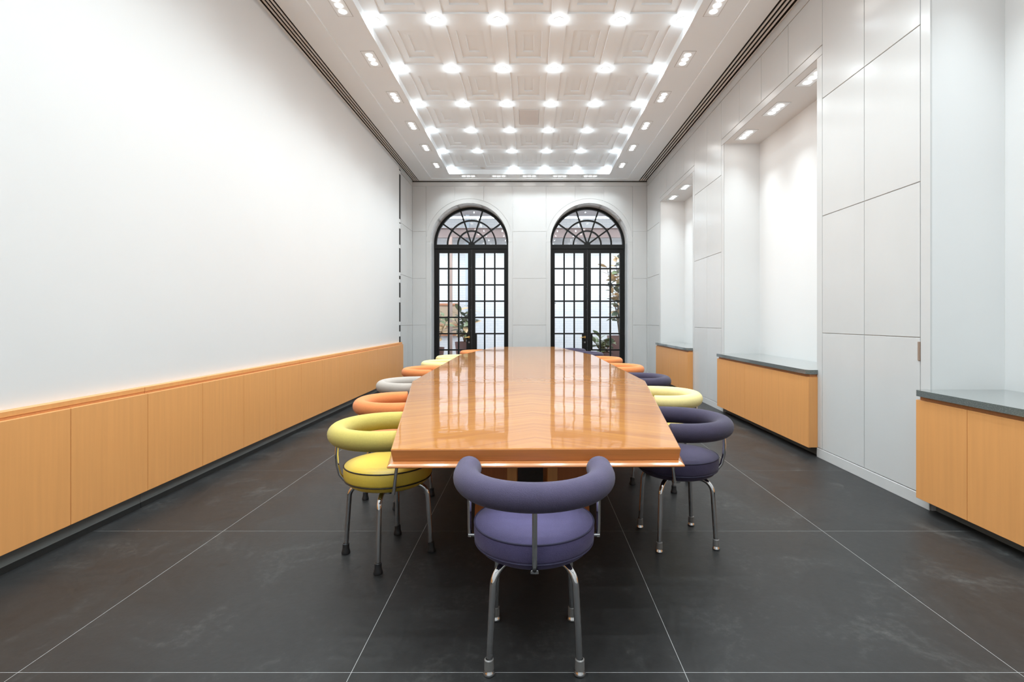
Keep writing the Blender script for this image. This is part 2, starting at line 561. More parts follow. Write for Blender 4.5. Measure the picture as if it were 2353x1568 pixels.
for cx in DOORS:
    # stone surround of the opening: two jambs and an arched head
    for s in (-1, 1):
        xs = sorted((cx + s * A_OP, cx + s * R_SUR))
        bpanel([(xs[0], 0), (xs[1] - (g if s > 0 else 0), 0), (xs[1] - (g if s > 0 else 0), Z_SP - g), (xs[0], Z_SP - g)])
    bpanel(arc(cx, Z_SP, R_SUR - g, 180, 0, 36) + arc(cx, Z_SP, A_OP, 0, 180, 36))
    # three columns above the arch, cut to its curve
    w = 2 * R_SUR / 3
    for k in range(3):
        xa, xb = cx - R_SUR + k * w + g, cx - R_SUR + (k + 1) * w - g
        low = []
        for i in range(15):
            x = xa + (xb - xa) * i / 14
            low.append((x, Z_SP + sqrt(max(0, (R_SUR + g) ** 2 - (x - cx) ** 2))))
        bpanel(low + [(xb, ZJ[-1] - g), (xa, ZJ[-1] - g)])
rect(xl_e, xr_e, ZJ[-1], Z_SOFFIT - 0.022)
obj('gap_shade_strip_2', boxes((XL, XR, YB - 0.001, YB + 0.012, Z_SOFFIT - 0.022, Z_SOFFIT - 0.002)), M['shadowgap'], kind='structure')  # black strip painted as the shadow line between back wall and ceiling
# lining of the reveals
for cx in DOORS:
    for s in (-1, 1):
        xs = sorted((cx + s * A_OP, cx + s * (A_OP - 0.006)))
        obj('reveal_lining', bevel_box((xs[0], xs[1], YB + 0.06, Y_FR - 0.10, 0.0, Z_SP - 0.004), 0.001), M['lining'], wall_back, label='grey lining strip')
    for a in (36, 72, 108, 144):
        bm = new_bm(extrude_xz, arc(cx, Z_SP, A_OP + 0.001, a - 1.5, a + 1.5, 3) + arc(cx, Z_SP, A_OP - 0.006, a + 1.5, a - 1.5, 3), YB + 0.01, Y_FR - 0.06)
        obj('reveal_rib', bm, M['greylining'], wall_back, label='grey cross rib')
    bm = new_bm(extrude_xz, arc(cx, Z_SP, A_OP + 0.001, 0, 180, 40) + arc(cx, Z_SP, A_OP - 0.004, 180, 0, 40), YB + 0.08, YB + 0.10)
    obj('reveal_bead', bm, M['marble'], wall_back)

# ------------------------------------------------------------------ doors: black arched french doors
def ring_bar(bm, cx, r0, r1, a0, a1, n, y0, y1):
    extrude_xz(bm, arc(cx, Z_SP, r1, a0, a1, n) + arc(cx, Z_SP, r0, a1, a0, n), y0, y1)

MU = 0.034                       # muntin width
Z_T0, PITCH = 2.847, 0.385       # top of first pane, pitch of rows
def build_door(n, cx, handle_mat):
    root = empty('door_%d' % n, (cx, Y_FR, 0), kind='structure')
    ya, yb = -0.035, 0.045
    # frame with transom
    bm = bmesh.new()
    fw = 0.05
    for s in (-1, 1):
        xs = sorted((s * (A_OP - 0.007), s * (A_OP - fw)))
        box(bm, xs[0], xs[1], ya, yb, 0, Z_SP)
    box(bm, -A_OP + 0.007, A_OP - 0.007, ya - 0.012, yb, 2.945, Z_SP)
    box(bm, -A_OP + fw, A_OP - fw, ya + 0.012, yb, 2.935, 2.945)
    ring_bar(bm, 0, A_OP - fw - 0.01, A_OP - 0.002, 0, 180, 40, ya, yb)
    obj('door_frame', bm, M['blackpaint'], root)
    # fanlight
    bm = bmesh.new()
    rin, rmid, rout = 0.327, 0.572, A_OP - fw - 0.012
    for rr in (rin, rmid):
        ring_bar(bm, 0, rr - MU / 2, rr + MU / 2, 0, 180, 28, ya + 0.01, yb - 0.01)
    for a in (36, 72, 108, 144):
        ca, sa = cos(radians(a)), sin(radians(a))
        p = [(0.03 * ca - sa * MU / 2, Z_SP + 0.03 * sa + ca * MU / 2), (0.03 * ca + sa * MU / 2, Z_SP + 0.03 * sa - ca * MU / 2),
             (rout * ca + sa * MU / 2, Z_SP + rout * sa - ca * MU / 2), (rout * ca - sa * MU / 2, Z_SP + rout * sa + ca * MU / 2)]
        extrude_xz(bm, p, ya + 0.008, yb - 0.012)
    extrude_xz(bm, arc(0, Z_SP, 0.075, 0, 180, 12), ya + 0.005, yb - 0.01)
    fan = obj('fanlight', bm, M['blackpaint'], root)
    for r0, r1 in ((0.06, rin), (rin, rmid), (rmid, rout + 0.01)):
        for k in range(5):
            a0, a1 = 36 * k, 36 * (k + 1)
            p = arc(0, Z_SP, r0, a0, a1, 6) + arc(0, Z_SP, r1, a1, a0, 8)
            bm = bmesh.new()
            bm.faces.new([bm.verts.new((x, 0.006, z)) for x, z in p])
            obj('pane', bm, M['glass'], fan)
    # leaves
    for s in (-1, 1):
        xo, xi = s * (A_OP - fw), s * 0.004       # outer and meeting edges
        L, Rr = sorted((xo, xi))
        W = 0.205
        go = xo - s * 0.070                         # glass begins at the hinge side
        edges = [go - s * k * (W + MU) for k in range(3)]
        inner_end = edges[2] - s * W
        bm = bmesh.new()
        def bb(xa, xb, za, zb, y0=ya + 0.006, y1=yb - 0.006):
            xa, xb = sorted((xa, xb))
            box(bm, xa, xb, y0, y1, za, zb)
        bb(xo, go, 0.01, 2.932)
        bb(inner_end, xi, 0.01, 2.932)
        bb(go, inner_end, Z_T0, 2.932)
        zb_last = Z_T0 - 7 * PITCH + MU
        bb(go, inner_end, 0.01, zb_last)
        for k in range(1, 7):
            z = Z_T0 - k * PITCH
            bb(go, inner_end, z, z + MU, ya + 0.014, yb - 0.014)
        for k in range(2):
            xm = edges[k] - s * W
            bb(xm, xm - s * MU, zb_last, Z_T0, ya + 0.012, yb - 0.012)
        zl1, zl0 = Z_T0 - 5 * PITCH + 0.02, Z_T0 - 6 * PITCH + 0.02
        bb(inner_end, inner_end + s * 0.038, zl0, zl1)
        bb(xi, xi - s * -0.014, 0.01, 2.932, ya + 0.0, ya + 0.008)
        leaf = obj('door_leaf', bm, M['blackpaint'], root)
        for rr in range(7):
            for c in range(3):
                xa, xb = sorted((edges[c], edges[c] - s * W))
                if rr == 5 and c == 2:
                    if s < 0: xb -= 0.038
                    else: xa += 0.038
                z1 = Z_T0 - rr * PITCH
                bm = bmesh.new()
                bm.faces.new([bm.verts.new(p) for p in ((xa, 0.006, z1 - PITCH + MU), (xb, 0.006, z1 - PITCH + MU), (xb, 0.006, z1), (xa, 0.006, z1))])
                obj('pane', bm, M['glass'], leaf)
        if s < 0:
            hx = -0.06
            bm = bmesh.new()
            box(bm, hx - 0.022, hx + 0.022, ya - 0.008, ya + 0.004, 0.835, 0.885)
            tube(bm, [(hx, ya - 0.005, 0.86), (hx, ya - 0.05, 0.86), (hx - 0.02, ya - 0.058, 0.858), (hx - 0.115, ya - 0.056, 0.845)], [0.011, 0.011, 0.011, 0.008], 8)
            obj('door_handle', bm, M['brass'], leaf, smooth=True, autosmooth=40, label='brass lever handle')
            bm = bmesh.new()
            lathe(bm, [(0.0, 0.008), (0.02, 0.008), (0.022, 0.0)], 12)
            bmesh.ops.rotate(bm, verts=bm.verts[:], cent=(0, 0, 0), matrix=Matrix.Rotation(radians(90), 3, 'X'))
            bmesh.ops.translate(bm, verts=bm.verts[:], vec=(hx, ya, 0.735))
            obj('keyhole', bm, M['steel'], leaf)
        for z in (0.5, 1.0, 1.5, 2.0, 2.5):
            if s > 0: continue
            bm = bmesh.new()
            box(bm, -0.018, -0.010, ya - 0.003, ya + 0.003, z, z + 0.008)
            obj('screw', bm, M['steel'], leaf)
    return root
build_door(1, DOORS[0], None)
build_door(2, DOORS[1], None)

# ------------------------------------------------------------------ right wall: piers, niches, stone cladding
NI = [(1.08, 3.31), (4.62, 6.85), (8.16, 10.20)]
Z_N, X_NB = 3.69, 3.15
bm = bmesh.new()
prev = YF
for a, b in NI:
    box(bm, XR + 0.012, X_NB + 0.15, prev, a, 0, 4.7)
    box(bm, XR + 0.012, X_NB + 0.15, a, b, Z_N, 4.7)
    prev = b
box(bm, XR + 0.012, X_NB + 0.15, prev, YB + 0.45, 0, 4.7)
for a, b in NI:
    box(bm, X_NB, X_NB + 0.15, a, b, 0, Z_N)
wall_right = obj('wall_right', bm, M['niche'], kind='structure')
def rpanel(ya, yb, za, zb, name='stone_panel', proud=0.0, **kw):
    return obj(name, bevel_box((XR - proud, XR + 0.0135, ya + g, yb - g, za + g, zb - g), 0.0018), M['marble'], wall_right, **kw)
FB = 0.085
for a, b in NI:
    rpanel(a - FB, a + g, 0.088, Z_N, 'niche_jamb')
    rpanel(b - g, b + FB, 0.088, Z_N, 'niche_jamb')
    rpanel(a - FB, b + FB, Z_N - g, Z_N + FB, 'niche_head')
    n = max(3, round((b - a + 2 * FB) / 0.6))
    for k in range(n):
        rpanel(a - FB + (b - a + 2 * FB) * k / n, a - FB + (b - a + 2 * FB) * (k + 1) / n, Z_N + FB, ZJ[-1])
piers = [(YF, NI[0][0]), (NI[0][1], NI[1][0]), (NI[1][1], NI[2][0]), (NI[2][1], YB - 0.002)]
for k, (a, b) in enumerate(piers):
    pa = a if k == 0 else a + FB
    pb = b if k == 3 else b - FB
    ncol = 6 if k == 0 else (1 if k == 3 else 2)
    for c in range(ncol):
        for za, zb in zip(ZJ, ZJ[1:]):
            rpanel(pa + (pb - pa) * c / ncol, pa + (pb - pa) * (c + 1) / ncol, za, zb)
    rpanel(a if k == 0 else a - 0.0, b, -0.003, ZJ[0], 'skirting', proud=0.004)
rpanel(YF, YB - 0.002, ZJ[-1], Z_SOFFIT - 0.002, 'fascia', proud=0.003)
obj('hinge', bevel_box((XR - 0.006, XR + 0.004, 3.392, 3.412, 0.99, 1.12), 0.002), M['hingebrown'], wall_right, label='small brown metal hinge')

# wall behind the camera
obj('wall_front', boxes((-2.9, 3.3, YF - 0.2, YF, 0, 4.7)), M['plaster'], kind='structure')

# ------------------------------------------------------------------ ceiling
HX, HY0, HY1 = 1.745, -1.05, 10.875            # coffer opening (half width about XC)
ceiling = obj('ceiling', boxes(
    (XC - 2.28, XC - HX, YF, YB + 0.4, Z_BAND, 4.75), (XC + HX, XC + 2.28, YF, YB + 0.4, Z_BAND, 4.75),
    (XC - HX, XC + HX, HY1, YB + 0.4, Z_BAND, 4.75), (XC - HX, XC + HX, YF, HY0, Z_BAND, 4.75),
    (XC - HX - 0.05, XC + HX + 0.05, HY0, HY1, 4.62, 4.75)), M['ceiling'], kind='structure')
SL, SR = (-2.678, -2.532), (2.462, 2.640)      # linear air slots
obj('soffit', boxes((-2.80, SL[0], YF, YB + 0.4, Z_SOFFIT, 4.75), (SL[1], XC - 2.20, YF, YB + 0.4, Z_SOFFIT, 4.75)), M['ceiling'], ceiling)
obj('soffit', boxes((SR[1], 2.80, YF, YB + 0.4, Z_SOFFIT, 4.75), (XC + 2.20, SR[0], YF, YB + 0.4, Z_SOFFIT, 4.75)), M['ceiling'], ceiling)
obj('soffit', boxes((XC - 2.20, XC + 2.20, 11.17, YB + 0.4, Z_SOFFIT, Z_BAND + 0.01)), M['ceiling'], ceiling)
# stepped plaster panels: one mesh shared by all
P, QY = 0.67, 1.062
Y0L = 10.75
def coffer_bm():
    bm = bmesh.new()
    lv = [(P / 2, QY / 2, 0), (0.25, 0.425, 0), (0.247, 0.422, 0.017), (0.158, 0.298, 0.017), (0.155, 0.295, 0.034), (0.064, 0.184, 0.034), (0.061, 0.181, 0.05)]
    rings = []
    for hx, hy, z in lv:
        rings.append([bm.verts.new((sx * hx, sy * hy, z)) for sx, sy in ((-1, -1), (1, -1), (1, 1), (-1, 1))])
    for A, B in zip(rings, rings[1:]):
        for k in range(4):
            bm.faces.new((A[k], A[(k + 1) % 4], B[(k + 1) % 4], B[k]))
    bm.faces.new(rings[-1])
    return bm
def down(me):            # make plates face down
    bm = bmesh.new(); bm.from_mesh(me)
    for f in bm.faces:
        f.normal_update()
    if sum(f.normal.z for f in bm.faces) > 0:
        bmesh.ops.reverse_faces(bm, faces=bm.faces[:])
    bm.to_mesh(me); bm.free()
    return me
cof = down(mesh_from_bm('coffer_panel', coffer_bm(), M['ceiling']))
cof_grey = cof.copy(); cof_grey.materials.clear(); cof_grey.materials.append(M['greypanel'])
NROW = 11
for r in range(NROW):
    for c in range(5):
        x = XC + (c - 2) * P
        y = Y0L - (r + 0.5) * QY
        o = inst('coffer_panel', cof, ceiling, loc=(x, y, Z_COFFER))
# grey access hatch set in the middle coffer of the third bay
bm = bevel_box((-0.155, 0.155, -0.30, 0.30, -0.004, 0.004), 0.001)
obj('access_hatch', bm, M['greypanel'], ceiling, loc=(XC, Y0L - 2.5 * QY, Z_COFFER + 0.011), label='pale grey square hatch')
yA = Y0L - NROW * QY
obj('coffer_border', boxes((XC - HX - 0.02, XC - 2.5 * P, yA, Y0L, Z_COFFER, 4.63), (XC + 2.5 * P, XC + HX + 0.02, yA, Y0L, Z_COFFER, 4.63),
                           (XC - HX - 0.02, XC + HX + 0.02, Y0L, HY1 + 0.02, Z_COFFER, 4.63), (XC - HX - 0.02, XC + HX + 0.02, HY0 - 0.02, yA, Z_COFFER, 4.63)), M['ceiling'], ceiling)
# air slots
for side, (sa, sb), wd in (('left', SL, 0.022), ('right', SR, 0.028)):
    gr = empty('linear_air_grille', ((sa + sb) / 2, 4.0, Z_SOFFIT), label='long black slotted air grille along the %s edge of the ceiling' % side, cat='grille', group='ceiling air grilles')
    hw = (sb - sa) / 2
    obj('backing', boxes((-hw, hw, YF - 4.0, YB - 4.0 + 0.05, 0.06, 0.10), (-hw, -hw + 0.002, YF - 4.0, YB - 4.0 + 0.05, 0.001, 0.06), (hw - 0.002, hw, YF - 4.0, YB - 4.0 + 0.05, 0.001, 0.06)), M['shadowgap'], gr)
    bw = (2 * hw - 4 * wd) / 3
    for k in range(3):
        xa = -hw + wd + k * (wd + bw)
        obj('bar', bevel_box((xa, xa + bw, YF - 4.0, YB - 4.0 - 0.002, -0.001, 0.010), 0.001), M['grillebar'], gr)

# ------------------------------------------------------------------ lamps
def area(parent, w, h, power, spread, z=-0.012, shape='RECTANGLE'):
    l = bpy.data.lights.get('lamp_%s_%.1f' % (shape, power * 100 + w))
    if l is None:
        l = bpy.data.lights.new('lamp_%s_%.1f' % (shape, power * 100 + w), 'AREA')
        l.shape = shape
        l.size = w
        if shape in ('RECTANGLE', 'ELLIPSE'): l.size_y = h
        l.energy = power
        l.color = LAMP_COL
        l.spread = radians(spread)
    o = bpy.data.objects.new('lamp_or_fill_light', l)
    o.location = (0, 0, z)
    return link(o, parent)

def ceiling_fill(parent, power):  # fill light added under each round downlight to brighten the ceiling
    l = bpy.data.lights.get('ceiling_fill_light')
    if l is None:
        l = bpy.data.lights.new('ceiling_fill_light', 'POINT')
        l.shadow_soft_size = 0.026
        l.energy = power
        l.color = LAMP_COL
    o = bpy.data.objects.new('lamp_or_fill_light', l)
    o.location = (0, 0, -0.05)
    return link(o, parent)

ring_me = mesh_from_bm('trim_ring', new_bm(lathe, [(0.040, 0.004), (0.041, -0.004), (0.052, -0.006), (0.059, -0.001), (0.060, 0.002)], 28), M['trimwhite'], True)
lens_me = mesh_from_bm('lens', new_bm(lathe, [(0.039, 0.001), (0.036, -0.004), (0.02, -0.007), (0.0, -0.008)], 24), M['lens'], True)
lens_off = lens_me.copy(); lens_off.materials.clear(); lens_off.materials.append(M['lensoff'])
ORD = ['first', 'second', 'third', 'fourth', 'fifth', 'sixth', 'seventh', 'eighth']
for r in range(NROW + 1):
    for c in range(6):
        x, y = XC + (c - 2.5) * P, Y0L - r * QY
        off = (r == 0 and c == 1)
        if r <= 5:
            row = ['farthest row, by the arched doors', 'second row from the far end', 'third row from the far end', 'fourth row from the far end', 'fifth row from the far end', 'nearest row in view'][r]
            lab = 'round ceiling downlight, %s from left in the %s' % (ORD[c], row)
            if off: lab = 'unlit round ceiling fitting, second from left in the farthest row'
        else:
            lab = 'round ceiling downlight behind and above the viewpoint, out of the picture'
        e = empty('downlight', (x, y, Z_COFFER), label=lab, cat='ceiling light', group='round downlights of the coffered ceiling')
        inst('trim_ring', ring_me, e)
        inst('lens', lens_off if off else lens_me, e)
        if not off: ceiling_fill(e, P_FILL); area(e, 0.06, 0, P_ROUND, 150, shape='DISK', z=-0.012)

def frame_bm(hx, hy, t=0.004):
    bm = bmesh.new()
    d = 0.002
    box(bm, -hx, hx, -hy, -hy + t, -d, 0.002); box(bm, -hx, hx, hy - t, hy, -d, 0.002)
    box(bm, -hx, -hx + t, -hy + t, hy - t, -d, 0.002); box(bm, hx - t, hx, -hy + t, hy - t, -d, 0.002)
    return bm
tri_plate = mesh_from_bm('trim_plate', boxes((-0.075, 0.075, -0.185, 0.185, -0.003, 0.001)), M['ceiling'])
tri_gap = mesh_from_bm('shadow_frame', frame_bm(0.079, 0.189, 0.0035), noisy('grey_shadow_frame', (0.42, 0.41, 0.40), rough=0.6))
lens3 = mesh_from_bm('lens', new_bm(lathe, [(0.0385, -0.002), (0.036, -0.007), (0.02, -0.010), (0.0, -0.011)], 24), M['lens'], True)
def triple(x, y, z, rz, lab, group, power, spread):
    e = empty('triple_spotlight', (x, y, z), rz, label=lab, cat='ceiling light', group=group)
    inst('shadow_frame', tri_gap, e)
    inst('trim_plate', tri_plate, e)
    for k in (-1, 0, 1):
        inst('lens', lens3, e, loc=(0, k * 0.1, 0))
        lo = area(e, 0.062, 0, power / 3, spread, z=-0.0125, shape='DISK')
        lo.location.y = k * 0.1
for side, sx in (('left', -1), ('right', 1)):
    for k in range(12):
        y = 10.256 - k * 1.044
        if k <= 5:
            pos = ['farthest', 'second from the far end', 'third from the far end', 'fourth from the far end', 'fifth from the far end', 'nearest in view'][k]
            lab = 'recessed three-lamp spotlight along the %s side of the ceiling, %s' % (side, pos)
        else:
            lab = 'recessed three-lamp spotlight of the %s side, out of the picture above' % side
        triple(XC + sx * 1.911, y, Z_BAND, 0, lab, 'three-lamp spotlights along the %s of the ceiling' % side, P_TRIPLE, 105)
for k in range(5):
    triple(XC + (k - 2) * 0.674, 11.02, Z_BAND, pi / 2, 'recessed three-lamp spotlight before the back wall, %s from left' % ORD[k],
           'three-lamp spotlights in front of the back wall', P_TRIPLE * 0.18, 80)
NL = [(1.40, 2.20, 2.95), (4.975, 5.725, 6.52), (8.32, 9.09, 9.86)]
for (nm, ys) in zip(('nearest wall niche', 'middle wall niche', 'farthest wall niche'), NL):
    for k, y in enumerate(ys):
        triple(2.82, y, Z_N, 0, 'three-lamp spotlight in the head of the %s, %s from the near end' % (nm, ORD[k]), 'spotlights in the wall niches', P_NICHE, 75)

# ------------------------------------------------------------------ left cabinets
XFD = -2.58
door_w = 0.5625
def left_cabinet(y0, lab):
    e = empty('low_cabinet', (-2.63, y0, 0), label=lab, cat='cabinet', group='low wooden cabinets along the left wall')
    L = 4 * door_w
    ox = 2.63
    obj('carcass', boxes((-2.688 + ox, -2.603 + ox, 0.002, L - 0.002, 0.117, 0.785)), M['beechshade'], e)
    obj('top_rail', bevel_box((-2.688 + ox, -2.60 + ox, 0.0015, L - 0.0015, 0.785, 0.815), 0.002), M['beech'], e)
    for k in range(4):
        obj('door', bevel_box((-2.602 + ox, XFD + ox, k * door_w + 0.0015, (k + 1) * door_w - 0.0015, 0.117, 0.772), 0.0015), M['beech'], e)
    obj('plinth', boxes((-2.688 + ox, -2.63 + ox, 0.0015, L - 0.0015, 0.036, 0.117)), M['plinthgrey'], e, label='grey plinth')
    obj('base_strip', boxes((-2.688 + ox, -2.628 + ox, 0.0015, L - 0.0015, 0.0, 0.036)), M['plinthblack'], e, label='black base strip')
yend = 10.11
for k, lab in enumerate(['low four-door wooden cabinet at the far end of the left wall', 'low wooden cabinet on the left wall, second from the far end',
                         'low wooden cabinet on the left wall, beside the nearest yellow chair', 'low wooden cabinet on the left wall, nearest in view at the left edge',
                         'low wooden cabinet on the left wall, behind the viewpoint']):
    left_cabinet(yend - (k + 1) * 4 * door_w, lab)

# ------------------------------------------------------------------ niche cabinets with granite tops
XD = 2.57
def right_cabinet(ya, yb, cuts, where):
    e = empty('niche_cabinet', (2.9, ya, 0), label='wooden cabinet under a stone top in the %s' % where, cat='cabinet', group='wooden cabinets in the wall niches')
    o = 2.9
    na, nb = ya + 0.012, yb - 0.012
    obj('carcass', boxes((XD + 0.02 - o, 3.148 - o, 0.014, yb - ya - 0.014, 0.092, 0.765)), M['beechshade'], e)
    for s in (0, 1):
        a = 0.0 if s == 0 else yb - ya - 0.014
        obj('end_panel', bevel_box((XD + 0.004 - o, XR - 0.0005 - o, a, a + 0.014, 0.088, 0.738), 0.001), M['beech'], e)
    for a, b in zip(cuts, cuts[1:]):
        obj('door', bevel_box((XD - o, XD + 0.0195 - o, a - ya + 0.0012, b - ya - 0.0012, 0.085, 0.738), 0.0015), M['beech'], e)
    obj('plinth', boxes((2.69 - o, 3.148 - o, 0.02, yb - ya - 0.02, 0.0, 0.092)), M['plinthgrey'], e, label='dark grey plinth')
    ch = 0.03
    x0, x1 = 2.553, 3.1495
    pts = [(x0, ya - 0.004 + ch), (x0 + ch, ya - 0.004), (XR - 0.001, ya - 0.004), (XR - 0.001, ya + 0.0145), (x1, ya + 0.0145), (x1, yb - 0.0145), (XR - 0.001, yb - 0.0145), (XR - 0.001, yb + 0.004), (x0 + ch, yb + 0.004), (x0, yb + 0.004 - ch)]
    bm = bmesh.new()
    A = [bm.verts.new((x, y, 0.765)) for x, y in pts]
    B = [bm.verts.new((x, y, 0.805)) for x, y in pts]
    bm.faces.new(A[::-1]); bm.faces.new(B)
    for i in range(len(pts)):
        bm.faces.new((A[i], A[(i + 1) % len(pts)], B[(i + 1) % len(pts)], B[i]))
    obj('stone_top', bm, M['granite'], None, label='speckled dark grey stone top on the cabinet in the %s' % where, cat='worktop', group='stone tops on the niche cabinets')
right_cabinet(1.066, 3.324, [1.066, 1.48, 2.02, 2.934, 3.324], 'nearest wall niche')
right_cabinet(4.606, 6.864, [4.606, 5.525, 5.977, 6.44, 6.864], 'middle wall niche')
right_cabinet(8.146, 10.214, [8.146, 8.66, 9.18, 9.70, 10.214], 'farthest wall niche')

# ------------------------------------------------------------------ conference table
TA, TB = 3.85, 1.60
WN, WM = 0.597, 1.005
OUT = [(-WN, -TA), (WN, -TA), (WM, -TB), (WM, TB), (WN, TA), (-WN, TA), (-WM, TB), (-WM, -TB)]
def offset(poly, d):
    n = len(poly)
    res = []
    for i in range(n):
        p0, p1, p2 = Vector(poly[i - 1]), Vector(poly[i]), Vector(poly[(i + 1) % n])
        e1, e2 = (p1 - p0).normalized(), (p2 - p1).normalized()
        n1, n2 = Vector((e1.y, -e1.x)), Vector((e2.y, -e2.x))
        b = (n1 + n2)
        b = b / (1 + n1.dot(n2))
        res.append(tuple(p1 + b * d))
    return res
def clip(poly, ylo, yhi):
    def half(poly, y, keep_above):
        r = []
        for i in range(len(poly)):
            a, b = poly[i], poly[(i + 1) % len(poly)]
            ia = (a[1] >= y) if keep_above else (a[1] <= y)
            ib = (b[1] >= y) if keep_above else (b[1] <= y)
            if ia: r.append(a)
            if ia != ib:
                t = (y - a[1]) / (b[1] - a[1])
                r.append((a[0] + (b[0] - a[0]) * t, y))
        return r
    return half(half(poly, ylo, True), yhi, False)
def prism(bm, layers):
    rings = [[bm.verts.new((x, y, z)) for x, y in poly] for poly, z in layers]
    for A, B in zip(rings, rings[1:]):
        for k in range(len(A)):
            bm.faces.new((A[k], A[(k + 1) % len(A)], B[(k + 1) % len(A)], B[k]))
    bm.faces.new(rings[0][::-1]); bm.faces.new(rings[-1])
table = empty('conference_table', (-0.037, 5.90, 0), 0.016, label='long glossy boat-shaped wooden conference table down the middle of the room', cat='table')
secs = [(-TA - 0.1, -0.48), (-0.48, 0.10), (0.10, TA + 0.1)]
for a, b in secs:
    gg = 0.0006
    lay = [(clip(offset(OUT, -0.008), a + gg, b - gg), 0.688), (clip(OUT, a + gg, b - gg), 0.734), (clip(offset(OUT, -0.001), a + gg, b - gg), 0.7375), (clip(offset(OUT, -0.003), a + gg, b - gg), 0.7392), (clip(offset(OUT, -0.006), a + gg, b - gg), 0.740)]
    bm = new_bm(prism, lay)
    o = obj('tabletop_section', bm, M['table'], table)
    o.data.materials.append(M['tableedge'])
    for p in o.data.polygons:
        if abs(p.normal.z) < 0.35: p.material_index = 1
lip = [(offset(OUT, -0.03), 0.660), (offset(OUT, 0.012), 0.664), (offset(OUT, 0.015), 0.668), (offset(OUT, 0.013), 0.673), (offset(OUT, 0.004), 0.6795), (offset(OUT, -0.006), 0.684), (offset(OUT, -0.012), 0.688)]
obj('edge_moulding', new_bm(prism, lip), M['tableedge'], table)
obj('underframe', boxes((-0.36, 0.36, -3.0, 3.0, 0.615, 0.660)), M['tablebase'], table)
for sy in (-1, 1):
    for sx in (-1, 1):
        bm = bmesh.new()
        def q(x): return x * sx
        ys = sorted((sy * 2.95, sy * 2.35))
        xt0, xt1, xb0, xb1 = 0.15, 0.32, 0.15, 0.345
        vs = [bm.verts.new(p) for p in ((q(xb0), ys[0], 0), (q(xb1), ys[0], 0), (q(xb1), ys[1], 0), (q(xb0), ys[1], 0),
                                        (q(xt0), ys[0], 0.615), (q(xt1), ys[0], 0.615), (q(xt1), ys[1], 0.615), (q(xt0), ys[1], 0.615))]
        for f in ((0, 3, 2, 1), (4, 5, 6, 7), (0, 1, 5, 4), (1, 2, 6, 5), (2, 3, 7, 6), (3, 0, 4, 7)):
            bm.faces.new([vs[i] for i in f])
        leg = obj('pedestal', bm, M['tablebase'], table)
        xs = sorted((q(0.09), q(0.1495)))
        obj('pedestal_edge', bevel_box((xs[0], xs[1], ys[0] - 0.01, ys[1] + 0.01, 0, 0.614), 0.003), M['beech'], leg)

# ------------------------------------------------------------------ chairs
RR, TR, ZR, ST = 0.262, 0.0505, 0.668, 0.075
def roll_bm():
    bm = bmesh.new()
    path, rad = [], []
    path.append((-RR, ST, ZR)); path.append((-RR, ST - 0.004, ZR)); path.append((-RR, ST * 0.5, ZR))
    for i in range(33):
        a = pi + pi * i / 32
        path.append((RR * cos(a), RR * sin(a), ZR))
    path.append((RR, ST * 0.5, ZR)); path.append((RR, ST - 0.004, ZR)); path.append((RR, ST, ZR))
    rad = [TR - 0.004] + [TR] * (len(path) - 2) + [TR - 0.004]
    tube(bm, path, rad, 24)
    return bm
def seat_bm():
    bm = bmesh.new()
    lathe(bm, [(0, 0.420), (0.216, 0.420), (0.226, 0.423), (0.232, 0.434), (0.2335, 0.460), (0.232, 0.488), (0.226, 0.496), (0.18, 0.503), (0.1, 0.506), (0, 0.507)], 64)
    return bm
def pan_bm():
    bm = bmesh.new()
    lathe(bm, [(0, 0.385), (0.15, 0.385), (0.192, 0.389), (0.210, 0.400), (0.221, 0.420), (0, 0.420)], 56)
    return bm
def torus(bm, R, r, z, n=64, s=8):
    tube(bm, [(R * cos(2 * pi * i / n), R * sin(2 * pi * i / n), z) for i in range(n)], r, s, closed=True)
def leg_bm():
    p = [(0, 0.02, 0.372), (0, 0.145, 0.372)]
    for i in range(1, 9):
        a = radians(90 - 86 * i / 8)
        p.append((0, 0.145 + 0.066 * cos(a), 0.306 + 0.066 * sin(a)))
    p.append((0, 0.228, 0.05)); p.append((0, 0.2305, 0.012))
    return new_bm(tube, p, 0.0125, 14)
def foot_bm(mode):
    c = (0, 0.2295, 0)
    if mode == 'rubber':
        return new_bm(lathe, [(0, 0), (0.022, 0), (0.0235, 0.006), (0.021, 0.016), (0.0175, 0.03), (0.0175, 0.052), (0.0125, 0.056)], 18, c)
    return new_bm(lathe, [(0.0155, 0.018), (0.0175, 0.02), (0.0168, 0.055), (0.0125, 0.058)], 18, c)
def glide_bm():
    return new_bm(lathe, [(0, 0), (0.017, 0), (0.021, 0.003), (0.0215, 0.008), (0.018, 0.013), (0.016, 0.020), (0, 0.020)], 18, (0, 0.2295, 0))
def rear_support_bm():
    p = [(0, -0.17, 0.396), (0, -0.205, 0.398), (0, -0.232, 0.410), (0, -0.254, 0.440), (0, -0.266, 0.49), (0, -0.270, 0.55), (0, -0.266, 0.63)]
    return new_bm(tube, p, 0.0095, 12)
def side_support_bm(s):
    bm = new_bm(tube, [(s * 0.19, 0.05, 0.410), (s * 0.262, 0.05, 0.410)], 0.009, 10)
    tube(bm, [(s * 0.256, 0.05, 0.402), (s * 0.258, 0.055, 0.45), (s * 0.262, 0.075, 0.628)], 0.009, 12)
    return bm
def bracket_bm():
    return bevel_box((-0.014, 0.014, -0.222, -0.16, 0.388, 0.402), 0.002)

